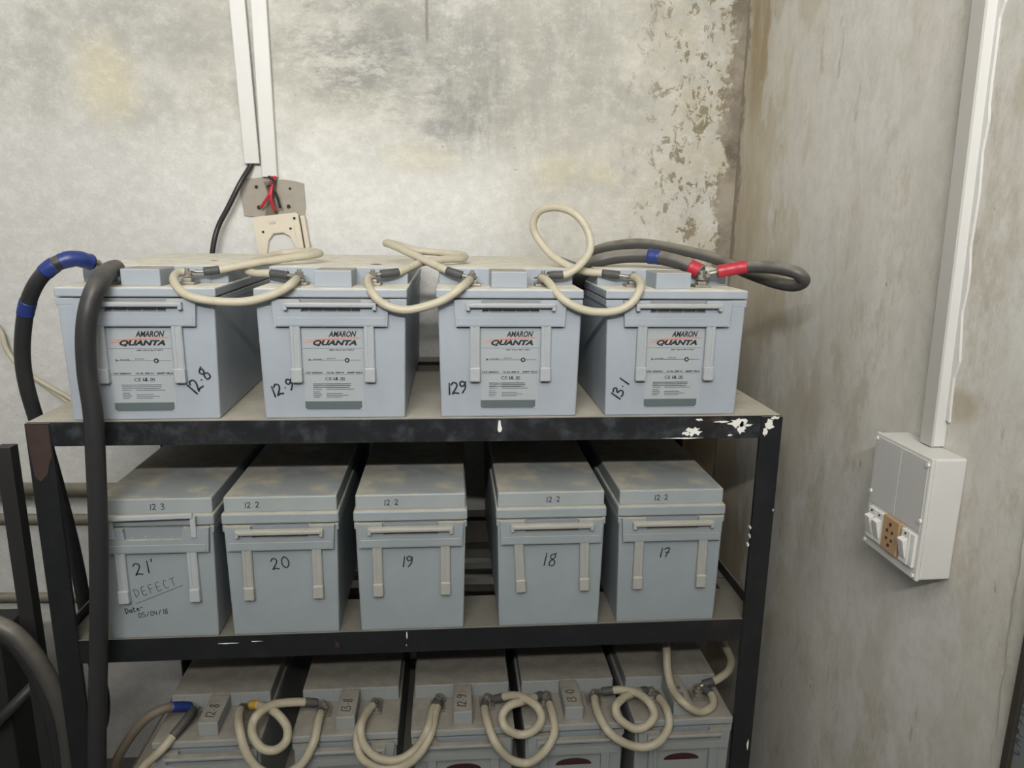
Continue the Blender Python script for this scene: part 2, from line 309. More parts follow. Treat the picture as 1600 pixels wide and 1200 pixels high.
# ---------------------------------------------------------------- writing
GL = {'0': [[(.3, 1), (.08, .75), (.05, .3), (.3, .0), (.55, .25), (.55, .7), (.3, 1)]],
      '1': [[(.32, 1), (.2, 0)]],
      '2': [[(.05, .8), (.25, 1), (.5, .85), (.45, .55), (.05, .05), (.25, .12), (.6, .0)]],
      '3': [[(.05, .9), (.35, 1), (.5, .8), (.2, .55), (.5, .4), (.5, .12), (.2, 0), (.02, .1)]],
      '4': [[(.1, 1), (.05, .45), (.5, .45)], [(.42, .8), (.38, 0)]],
      '5': [[(.55, 1), (.15, .95), (.12, .6), (.45, .55), (.5, .2), (.2, 0), (.02, .1)]],
      '6': [[(.5, 1), (.15, .7), (.05, .25), (.3, 0), (.5, .2), (.4, .45), (.1, .4)]],
      '7': [[(.05, .85), (.3, 1), (.6, .95), (.4, .5), (.25, 0)], [(.2, .5), (.6, .55)]],
      '8': [[(.6, 1), (.2, .85), (.2, .6), (.5, .35), (.4, .02), (.12, .05), (.15, .35), (.5, .7), (.45, .95)]],
      '9': [[(.5, .8), (.25, 1), (.05, .8), (.2, .55), (.5, .75), (.5, .9), (.45, .4), (.15, 0)]],
      '.': [[(.15, .4), (.22, .38)]], '-': [[(.1, .45), (.5, .5)]], '/': [[(.5, 1), (.05, 0)]], "'": [[(.2, 1.1), (.15, .85)]],
      'D': [[(.1, 1), (.05, 0)], [(.0, .95), (.4, .9), (.5, .4), (.05, 0)]], 'E': [[(.5, 1), (.1, .95), (.05, .0), (.5, .05)], [(.08, .5), (.4, .52)]],
      'F': [[(.5, 1), (.1, .95), (.05, 0)], [(.08, .5), (.4, .52)]], 'C': [[(.5, .85), (.2, 1), (.05, .4), (.25, 0), (.5, .15)]], 'T': [[(0, .95), (.6, 1)], [(.3, .97), (.25, 0)]],
      'a': [[(.45, .5), (.15, .5), (.1, .1), (.4, .1), (.45, .5), (.5, 0)]], 't': [[(.25, .9), (.2, .1), (.4, .0)], [(.05, .6), (.45, .62)]], 'e': [[(.1, .3), (.45, .35), (.3, .55), (.1, .35), (.2, .02), (.5, .1)]],
      'A': [[(0, 0), (.3, 1), (.55, 0)], [(.1, .4), (.5, .4)]], 'P': [[(.1, 1), (.05, 0)], [(.05, .95), (.5, .85), (.45, .55), (.08, .45)]], 'U': [[(.05, 1), (.05, .2), (.3, 0), (.5, .2), (.55, 1)]], ' ': []}
def writing(name, text, parent, origin, ex, ez, h, r=0.0011, ang=0, adv=0.72, mat='ink', off=None, label=None):
    ex = Vector(ex); ez = Vector(ez); off = off or ex.cross(ez)
    a = math.radians(ang); fx = ex*math.cos(a)+ez*math.sin(a); fz = -ex*math.sin(a)+ez*math.cos(a)
    bm = new(); x = 0.0
    for ch in text:
        for st in GL[ch]:
            P = [Vector(origin)+(fx*(x+p[0])+fz*p[1])*h-off*-0.0006 for p in st]
            P = catmull(P, 4) if len(P) > 2 else P
            tube(bm, P, r, 6)
        x += (adv*0.55 if ch in ".1'" else adv)
    o = obj(name, bm, mat, parent)
    if label: o['label'] = label
    return o
def font_piece(bm, s, size, x, z, y, mi, xs=1.0, shear=0.0, bold=0.0, M=None):
    c = bpy.data.curves.new('t', 'FONT'); c.body = s; c.size = size; c.shear = shear; c.offset = bold; c.extrude = 0.00015; c.align_x = 'LEFT'; c.resolution_u = 3
    o = bpy.data.objects.new('t', c); SC.collection.objects.link(o)
    dg = bpy.context.evaluated_depsgraph_get(); dg.update()
    me = bpy.data.meshes.new_from_object(o.evaluated_get(dg)); b = new(); b.from_mesh(me)
    bpy.data.objects.remove(o); bpy.data.curves.remove(c); bpy.data.meshes.remove(me)
    mat = Matrix(((xs, 0, 0, x), (0, 0, -1, y), (0, 1, 0, z), (0, 0, 0, 1)))
    if M is not None: mat = M @ mat
    merge(bm, b, mi, mat)
def font_fit(bm, s, x0, x1, z0, z1, y, mi, shear=0.0, bold=0.0):
    b = new(); font_piece(b, s, 1.0, 0, 0, 0, 0, 1.0, shear, bold)
    xs = [v.co.x for v in b.verts]; zs = [v.co.z for v in b.verts]
    sx = (x1-x0)/(max(xs)-min(xs)); sz = (z1-z0)/(max(zs)-min(zs))
    m = Matrix(((sx, 0, 0, x0-min(xs)*sx), (0, 1, 0, y), (0, 0, sz, z0-min(zs)*sz), (0, 0, 0, 1)))
    merge(bm, b, mi, m)

# ================================================================ THE ROOM
def struct(name, bm, m): o = obj(name, bm, m); o['kind'] = 'structure'; return o
XR, YB = 1.355, 0.60
b = new(); box(b, -1.6, XR+0.12, YB, YB+0.12, 0, 2.8); struct('wall_back', b, 'wall_back')
b = new(); box(b, XR, XR+0.12, -2.6, YB, 0, 2.8); struct('wall_right', b, 'wall_right')
b = new(); box(b, -1.72, -1.6, -2.6, YB+0.12, 0, 2.8); struct('wall_left', b, 'wall_plain')
b = new(); box(b, -1.72, XR+0.12, -2.6, YB+0.12, -0.1, 0); struct('floor', b, 'floor')
b = new(); box(b, -1.72, XR+0.12, -2.6, YB+0.12, 2.8, 2.9); struct('ceiling', b, 'ceiling')
# raised plaster strip running down the right wall beside the framed board
random.seed(3); pts = []
zz = H+0.25
while zz > 0: pts.append((-0.418-0.012*min(1, max(0, (H-0.05-zz)/0.3))+random.uniform(-0.003, 0.003), zz)); zz -= 0.022
prism(b := new(), pts+[(-0.75, 0.0), (-0.75, H+0.25)], 0, XR-0.004, XR+0.01); struct('trim_1', b, 'wall_right')

# ================================================================ BATTERIES
D = 0.52
def battery(name, w, kind, label, cat, group, loc, rz=0, raised_handle=False, wiped=False, strap='handle', body='plastic', hang=0):
    root = empty(name, loc, rz); tag(root, label, cat, group)
    h = w/2; top = 'plastic_wiped' if wiped else ('plastic_grime' if body == 'plastic_grime' else 'plastic_top')
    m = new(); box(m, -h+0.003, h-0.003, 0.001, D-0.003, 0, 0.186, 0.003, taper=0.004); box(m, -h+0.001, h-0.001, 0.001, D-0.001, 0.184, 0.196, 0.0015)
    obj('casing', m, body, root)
    m = new()
    if kind == 'cover':
        box(m, -h, h, 0, D, 0.1975, 0.2165, 0.003); obj('lid', m, body, root)
        m = new(); box(m, -h+0.0035, h-0.0035, 0.008, D-0.006, 0.2155, 0.2435, 0.0025); obj('terminal_cover', m, top, root)
    else:
        box(m, -h, h, 0, D, 0.1975, 0.212, 0.0025)
        obj('lid', m, top, root); m = new()
        box(m, -h+0.004, h-0.004, 0.094, D-0.006, 0.2110, 0.2400, 0.002)
        for sx in (-1, 1):                                   # upright ribs on the step behind the terminals
            for q in (0.36, 0.72): box(m, sx*h*q-0.0015, sx*h*q+0.0015, 0.0925, 0.096, 0.213, 0.2385)
        obj('raised_cover', m, top, root)
        m = new(); bw = 0.030 if w > 0.2 else 0.0175
        box(m, -bw, bw, (0.026 if w > 0.2 else 0.012), 0.097, 0.2115, 0.2392, 0.0018); obj('centre_block', m, body, root)
        for sx in (-1, 1):
            tx = sx*(0.060 if w > 0.2 else 0.047); m = new()
            box(m, tx-0.014, tx+0.014, 0.050, 0.082, 0.2115, 0.2165, 0.001); box(m, tx-0.0075, tx+0.0075, 0.056, 0.074, 0.2155, 0.2225, 0.0015)
            t = obj('terminal', m, 'lead', root)
            m = new(); cyl(m, (tx, 0.063, 0.2305), (0, 0, 1), 0.0072, 0.006, 6); cyl(m, (tx, 0.063, 0.2262), (0, 0, 1), 0.0088, 0.0022, 20); cyl(m, (tx, 0.063, 0.2355), (0, 0, 1), 0.0035, 0.005, 12)
            obj('bolt', m, 'lead', t)
    # handle bracket: a plate standing proud of the front with a slot under its upper edge
    hw = h*0.93 if w < 0.2 else 0.091
    m = new(); y0 = -0.0075
    prism(m, [(-hw+0.003, 0.153), (hw-0.003, 0.153), (hw, 0.196), (hw-0.02, 0.196), (0.048, 0.196), (0.046, 0.181), (0.046, 0.176), (-0.046, 0.176), (-0.046, 0.181), (-0.048, 0.196), (-hw, 0.196)], 1, y0, 0.004)
    box(m, -hw+0.006, hw-0.006, y0-0.0008, 0.0, 0.1545, 0.1675, 0.0006)
    br = obj('handle_bracket', m, body, root)
    m = new(); box(m, -0.046, 0.046, -0.001, 0.003, 0.1755, 0.196)
    s = obj('slot', m, 'slot', br); m = new()
    for q in range(4): box(m, -0.036+q*0.022, -0.0335+q*0.022, -0.003, 0.001, 0.176, 0.1815)
    obj('slot_rib', m, body, s)
    m = new()
    if raised_handle:
        for sx in (-1, 1): box(m, sx*0.066-0.0045, sx*0.066+0.0045, -0.0105, -0.0065, 0.180, 0.2195, 0.001)
        box(m, -0.0715, 0.0715, -0.0135, -0.0055, 0.2135, 0.2225, 0.002, mat=Matrix.Rotation(math.radians(-1.2), 4, 'Y'))
    else:
        box(m, -0.069, 0.069, -0.0175, -0.0045, 0.184, 0.1915, 0.0022)
        for sx in (-1, 1): box(m, sx*0.069-0.003, sx*0.069+0.003, -0.0165, -0.0055, 0.1795, 0.1912, 0.001)
    obj('handle', m, strap if strap != 'handle' else 'handle', root)
    for sx, xc in ((-1, -0.0575), (1, 0.0585)):
        m = new(); R_ = Matrix.Translation((xc, 0, 0.155)) @ Matrix.Rotation(math.radians(hang*(1 if sx < 0 else 0.4)), 4, 'Y') @ Matrix.Translation((-xc, 0, -0.155))
        lo = 0.062
        box(m, xc-0.0082, xc+0.0082, -0.0062, 0.002, lo+0.02, 0.1545, 0.001, mat=R_)
        for q in (-0.0045, 0.0045): box(m, xc+q-0.0022, xc+q+0.0022, -0.0074, -0.005, lo+0.024, 0.1535, 0.0005, mat=R_)
        box(m, xc-0.0088, xc+0.0088, -0.0105, 0.002, lo, lo+0.024, 0.002, mat=R_)
        obj('strap', m, strap, root)
    if kind == 'cover':                                       # this kind is a little taller
        for ch in list(root.children)+[g for c in root.children for g in c.children]+[g for c in root.children for e in c.children for g in e.children]: [setattr(v.co, 'z', v.co.z+0.009) for v in ch.data.vertices if v.co.z > 0.03]
    return root

def sticker(root):
    b = new(); Y = 0.0004; f = lambda s, x0, x1, z0, z1, mi=1, sh=0.0, bo=0.0: font_fit(b, s, x0, x1, z0, z1, Y-0.0002, mi, sh, bo)
    box(b, -0.0475, 0.0475, Y, 0.004, 0.014, 0.1525, 0)
    def bar(x0, x1, z0, z1, mi): box(b, x0, x1, Y-0.0004, Y, z0, z1, 0, mi)
    # orange streak behind the two names
    prism(b, [(-0.047, 0.1295), (-0.030, 0.1310), (0.010, 0.1330), (0.040, 0.1347), (0.046, 0.1335), (0.020, 0.1328), (-0.020, 0.1300)], 1, Y-0.0003, Y, 3)
    prism(b, [(-0.047, 0.1255), (-0.034, 0.1275), (-0.012, 0.1310), (0.046, 0.1318), (-0.014, 0.1296), (-0.036, 0.1262)], 1, Y-0.0003, Y, 3)
    f('AMARON', -0.006, 0.038, 0.1350, 0.1446, 1, 0.30, 0.03)
    f('QUANTA', -0.031, 0.038, 0.1198, 0.1300, 1, 0.30, 0.05)
    bar(0.039, 0.0395, 0.1435, 0.1455, 1)
    bar(-0.047, 0.047, 0.1165, 0.1169, 2); f('SMF VRLA BATTERY', -0.006, 0.034, 0.1128, 0.1148, 1, 0, 0.01)
    # symbol line: small tick, rule, round seal
    prism(b, [(-0.040, 0.1000), (-0.035, 0.0978), (-0.040, 0.0956), (-0.038, 0.0978)], 1, Y-0.0004, Y, 1)
    bar(-0.036, 0.044, 0.0970, 0.0974, 1); f('POWER', -0.032, -0.018, 0.0978, 0.0995, 1, 0, 0.01); f('STACK', -0.010, 0.004, 0.0992, 0.1007, 1, 0, 0.01)
    cyl(b, (0.022, Y-0.0002, 0.0970), (0, 1, 0), 0.0038, 0.0006, 20, 1); cyl(b, (0.022, Y-0.0005, 0.0970), (0, 1, 0), 0.0018, 0.0006, 16, 0)
    f('12V 200AH', -0.045, -0.018, 0.0752, 0.0780, 1, 0.1, 0.03); f('12 AL 200 H', -0.011, 0.016, 0.0752, 0.0780, 1, 0.1, 0.03); f('200FP VRLA', 0.021, 0.046, 0.0752, 0.0780, 1, 0.1, 0.03)
    bar(-0.047, 0.047, 0.0736, 0.0740, 2)
    f('CE', -0.014, -0.004, 0.0640, 0.0692, 1); font_fit(b, 'UL', -0.001, 0.007, 0.0640, 0.0692, Y-0.0002, 1, 0.2, 0.05)
    for q in (0.0105, 0.0165): bar(q, q+0.0006, 0.064, 0.069, 1)
    bar(0.0105, 0.0171, 0.0685, 0.0690, 1); bar(0.0095, 0.0181, 0.0640, 0.0645, 1); bar(0.0125, 0.0150, 0.0655, 0.0675, 1)
    rnd = random.Random(5); z = 0.0585
    for q in range(8):
        if q == 4: z -= 0.0015
        bar(-0.034, -0.034+rnd.uniform(0.010, 0.016), z-0.0011, z, 2)
        if q not in (4,): bar(-0.013, 0.010+rnd.uniform(-0.004, 0.024), z-0.0011, z, 2)
        if q < 3: bar(-0.034, 0.022+rnd.uniform(-0.003, 0.003), z-0.0011, z, 2)
        z -= 0.0029
    prism(b, [(-0.0475, 0.0290), (0.0435, 0.0290), (0.0435, 0.0185), (0.040, 0.0155), (-0.044, 0.0155), (-0.0475, 0.0185)], 1, Y-0.0006, Y, 4)
    f('MAINTENANCE FREE', -0.038, -0.002, 0.0228, 0.0252, 5, 0, 0.01); f('RECHARGEABLE', 0.004, 0.034, 0.0228, 0.0252, 5, 0, 0.01); f('BATTERY', -0.012, 0.010, 0.0185, 0.0206, 5, 0, 0.01)
    for v in b.verts: pass
    return obj('label_sticker', b, ['sticker', 'print', 'print_soft', 'orange', 'slate', 'slate_text'], root)

FX, UZ = (1, 0, 0), (0, 0, 1)
g1 = 'batteries on the top shelf'
row1 = [(0.184, 'large grey battery on top shelf marked 12.8, leftmost, under thick black cables', '12.8', (0.078, 0.039), 52, 0.021, 1.0),
        (0.4815, 'large grey battery on top shelf marked 12.9 with a decimal point, second from left', '12.9', (-0.098, 0.035), 24, 0.019, -0.3),
        (0.767, 'large grey battery on top shelf marked 129 without a point, beside the wide gap', '129', (-0.103, 0.038), 8, 0.020, 0.0),
        (1.0430, 'large grey battery on top shelf marked 13.1, rightmost, under the red taped cable', '13.1', (-0.090, 0.026), 62, 0.019, 0.3)]
lab0 = None
for x, lab, txt, (wx, wz), ang, hh, rz in row1:
    r = battery('battery', 0.24, 'open', lab, 'battery', g1, (x, 0.004, H), math.radians(rz))
    if lab0 is None: lab0 = sticker(r)
    else:
        c = lab0.copy(); SC.collection.objects.link(c); c.parent = r
    if txt == '12.8':
        m = new(); cyl(m, (0.055, 0.235, 0.2402), (0, 0, 1), 0.006, 0.0012, 12); obj('red_mark', m, 'red_tape', r)
    if txt == '12.9':
        m = new(); prism(m, [(0.045, 0.165), (0.057, 0.160), (0.066, 0.163), (0.060, 0.180), (0.050, 0.185)], 2, 0.2396, 0.2404); obj('chipped_hole', m, 'hole', r)
    writing('marker_writing', txt, r, (wx, 0.0008, wz), FX, UZ, hh, 0.0013, ang, label='handwritten %s in black marker' % txt)

g2 = 'batteries on the middle shelf'
row2 = [(0.177, '21', '12.3', (-0.038, 0.118), 12, 0.022, 'grey battery on middle shelf marked 21, with raised handle and scribbled note', True, 0.0),
        (0.3825, '20', '12.2', (-0.018, 0.122), 10, 0.021, 'grey battery on middle shelf marked 20, second from left', False, 0.0),
        (0.6005, '19', '12.2', (-0.018, 0.122), 0, 0.020, 'grey battery on middle shelf marked 19, left of the wide gap', False, 0.0),
        (0.8435, '18', '12.2', (-0.016, 0.118), -4, 0.024, 'grey battery on middle shelf marked 18, with crooked left strap', False, -3.5),
        (1.0575, '17', '12.2', (-0.020, 0.128), -3, 0.018, 'grey battery on middle shelf marked 17, nearest the right rack leg', False, 0.0)]
for x, num, volt, (wx, wz), ang, hh, lab, up_, hang in row2:
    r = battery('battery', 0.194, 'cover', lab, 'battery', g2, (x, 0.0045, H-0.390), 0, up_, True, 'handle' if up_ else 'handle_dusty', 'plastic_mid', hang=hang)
    writing('marker_writing', num + ("'" if up_ else ''), r, (wx, 0.0008, wz), FX, UZ, hh, 0.0010, ang, adv=0.85, label='handwritten %s in black marker' % num)
    writing('marker_writing', volt, r, ({'21': -0.008, '20': -0.060, '19': -0.046, '18': -0.010, '17': -0.032}[num], 0.0085, 0.2325), FX, UZ, 0.010, 0.0007, 2, adv=0.9, label='handwritten %s in black marker' % volt)
    if up_:
        writing('marker_writing', 'DEFECT', r, (-0.041, 0.0008, 0.078), FX, UZ, 0.015, 0.0004, 17, adv=0.85, label='faint handwritten DEFECT, underlined')
        writing('marker_writing', 'Date-', r, (-0.060, 0.0025, 0.050), FX, UZ, 0.011, 0.0006, 14, adv=0.7) if False else None
        w_ = new(); tube(w_, [Vector((-0.043, 0.0012, 0.066)), Vector((0.0, 0.0012, 0.083)), Vector((0.037, 0.0012, 0.098))], 0.0005, 6); obj('marker_underline', w_, 'ink', r)
        writing('marker_writing', 'Date-', r, (-0.060, 0.0008, 0.048), FX, UZ, 0.010, 0.0006, 14, adv=0.62) if 'a' in GL and 'e' in GL else None
        writing('marker_writing', '05/04/18', r, (-0.040, 0.0008, 0.040), FX, UZ, 0.009, 0.0005, 8, adv=0.75)

g3 = 'batteries on the lowest visible shelf'
row3 = [(0.234, '12.8', 'grimy grey battery on lower shelf, leftmost, with blue taped brown cable'),
        (0.476, '13.8', 'grimy grey battery on lower shelf, second from left, right of the yellow tape'),
        (0.689, '12.9', 'grimy grey battery on lower shelf, middle one, right of doubled cream cable'),
        (0.896, '13.0', 'grimy grey battery on lower shelf, fourth from left, between two coiled cables'),
        (1.103, '13.2', 'grimy grey battery on lower shelf, nearest the right rack leg')]
for i, (x, txt, lab) in enumerate(row3):
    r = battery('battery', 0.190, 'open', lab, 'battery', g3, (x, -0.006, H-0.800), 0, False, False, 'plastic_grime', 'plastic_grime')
    writing('marker_writing', txt, r, (0.007, 0.024, 0.2393), (0, 1, 0), (-1, 0, 0), 0.017, 0.0007, 0, adv=0.8, off=Vector((0, 0, 1)), label='handwritten %s across the block' % txt)
    m = new(); prism(m, [(0.034*math.cos(a), 0.126+0.013*math.sin(a)) for a in (math.pi*q/12 for q in range(13))], 1, -0.0005, 0.004); obj('front_emblem', m, 'maroon', r)

# ================================================================ THE RACK
RW, RD = 1.238, 0.545
rack = empty('battery_rack', (RW/2, 0.27, 0)); tag(rack, 'black steel angle rack with chipped paint holding rows of grey batteries', 'rack')
def part(name, m, mat, parent=rack):
    o = obj(name, m, mat, parent)
    if parent is rack: o.location = (-RW/2, -0.27, 0)
    return o
for i, (x0, sx, y0, sy) in enumerate(((0, 1, 0, 1), (RW, -1, 0, 1), (0, 1, RD, -1), (RW, -1, RD, -1))):
    m = new(); L, t = 0.038, 0.004
    x_, y_ = sorted((x0, x0+sx*L)), sorted((y0-sy*0.0055, y0-sy*0.0005+sy*0.002)); box(m, x_[0], x_[1], y_[0], y_[1], 0, H-0.0015, 0.0006)
    x_, y_ = sorted((x0, x0+sx*t)), sorted((y0, y0+sy*L)); box(m, x_[0], x_[1], y_[0], y_[1], 0, H-0.0015, 0.0006)
    lg = part('leg', m, 'rack')
    if i == 0:
        random.seed(12); m = new()
        pts = [(0.002, H-0.003), (0.036, H-0.004), (0.036, H-0.055), (0.030, H-0.068), (0.026, H-0.085), (0.014, H-0.098), (0.006, H-0.090), (0.003, H-0.05)]
        prism(m, pts, 1, -0.0060, -0.0050); obj('bare_primer_patch', m, 'rust', lg)
def rails(z, hgt, lip=0.0, fm='rack', bm_='rack'):
    m = new(); box(m, 0.036, RW-0.036, -0.004, 0.0, z-hgt, z+lip, 0.0006); box(m, 0.004, RW-0.004, -0.002, 0.038, z-0.0045, z-0.0015, 0.0005); r_ = part('front_rail', m, fm)
    m = new(); box(m, 0.0, RW, RD, RD+0.004, z-hgt, z, 0.0006); box(m, 0.004, RW-0.004, RD-0.034, RD+0.002, z-0.0045, z-0.0015, 0.0005); part('back_rail', m, bm_)
    for x0, sx in ((0, 1), (RW, -1)):
        m = new(); x_ = sorted((x0+sx*0.004, x0+sx*0.008)); box(m, x_[0], x_[1], 0.006, RD-0.006, z-hgt, z-0.001+(0.020 if lip else 0), 0.0006)
        x_ = sorted((x0+sx*0.004, x0+sx*0.034)); box(m, x_[0], x_[1], 0.040, RD-0.04, z-0.0046, z-0.0016, 0.0004); part('side_rail', m, 'rack')
    return r_
fr_top = rails(H, 0.040, 0, 'rack_worn', 'rail_dusty'); fr_mid = rails(H-0.3900, 0.038, 0.0055); fr_low = rails(H-0.800, 0.040)
m = new(); box(m, 0.002, RW-0.002, -0.002, 0.385, H-0.0015, H-0.0002, 0.0003); part('shelf_plate', m, 'plate')
for y0, y1 in ((0.0, 0.12), (0.165, 0.195), (0.232, 0.26), (0.285, 0.325), (0.36, 0.48), (0.505, 0.54)):
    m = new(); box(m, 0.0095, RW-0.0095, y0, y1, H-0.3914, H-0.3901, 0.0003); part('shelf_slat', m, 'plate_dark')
m = new(); box(m, 0.009, RW-0.009, 0.0, 0.54, H-0.8015, H-0.8002, 0.0003); part('shelf_plate', m, 'plate')
# chipped white marks
def splash(poly, y=-0.0046, parent=rack):
    m = new(); prism(m, poly, 1, y, y+0.0008); part('paint_splash', m, 'paint_white')
random.seed(21)
def ragged(cx, cz, w, h, n=18, seed=0):
    rr = random.Random(seed); return [(cx+math.cos(a)*w*rr.uniform(0.35, 1.15), cz+math.sin(a)*h*rr.uniform(0.35, 1.15)) for a in (2*math.pi*q/n for q in range(n))]
splash([(0.7490, H-0.004), (0.7520, H-0.004), (0.7530, H-0.012), (0.7550, H-0.018), (0.7535, H-0.023), (0.7500, H-0.0245), (0.7475, H-0.021), (0.7478, H-0.015)])
for cx, cz, w, h, sd in ((1.083, -0.027, 0.014, 0.010, 2), (1.070, -0.030, 0.009, 0.004, 3), (1.092, -0.006, 0.007, 0.003, 4), (1.158, -0.012, 0.020, 0.010, 5), (1.167, -0.022, 0.008, 0.013, 6), (1.132, -0.010, 0.016, 0.0025, 7), (1.147, -0.034, 0.006, 0.002, 12),
                         (1.2145, -0.014, 0.012, 0.011, 8), (1.209, -0.028, 0.006, 0.010, 9), (1.224, -0.004, 0.009, 0.004, 10), (1.065, -0.0385, 0.035, 0.0012, 11), (1.178, -0.016, 0.010, 0.003, 13)):
    splash(ragged(cx, H+cz, w, h, 18, sd), -0.0061 if cx > 1.2 else -0.0046)
for cx, cz, w, h, sd in ((0.5905, -0.396, 0.0012, 0.009, 20), (0.5895, -0.414, 0.001, 0.002, 21), (0.285, -0.3985, 0.016, 0.001, 22), (0.330, -0.3965, 0.012, 0.0008, 23), (1.198, -0.205, 0.0014, 0.003, 24), (1.1985, -0.222, 0.0012, 0.004, 25), (1.197, -0.238, 0.0014, 0.004, 26), (1.231, -0.650, 0.002, 0.014, 27), (1.236, -0.172, 0.002, 0.003, 28)):
    m = new(); prism(m, ragged(cx, H+cz, w, h, 10, sd), 1, (-0.0060 if cx > 1.19 else -0.0046), (0.001 if cx > 1.19 else -0.0036)); part('paint_chip', m, 'paint_white')
m = new(); prism(m, ragged(0.469, H-0.4085, 0.006, 0.008, 14, 30), 1, -0.0045, -0.0036); part('paint_chip', m, 'rust')
m = new(); prism(m, ragged(1.125, H-0.006, 0.024, 0.005, 16, 31), 1, -0.0044, -0.0036); part('paint_chip', m, 'rust')

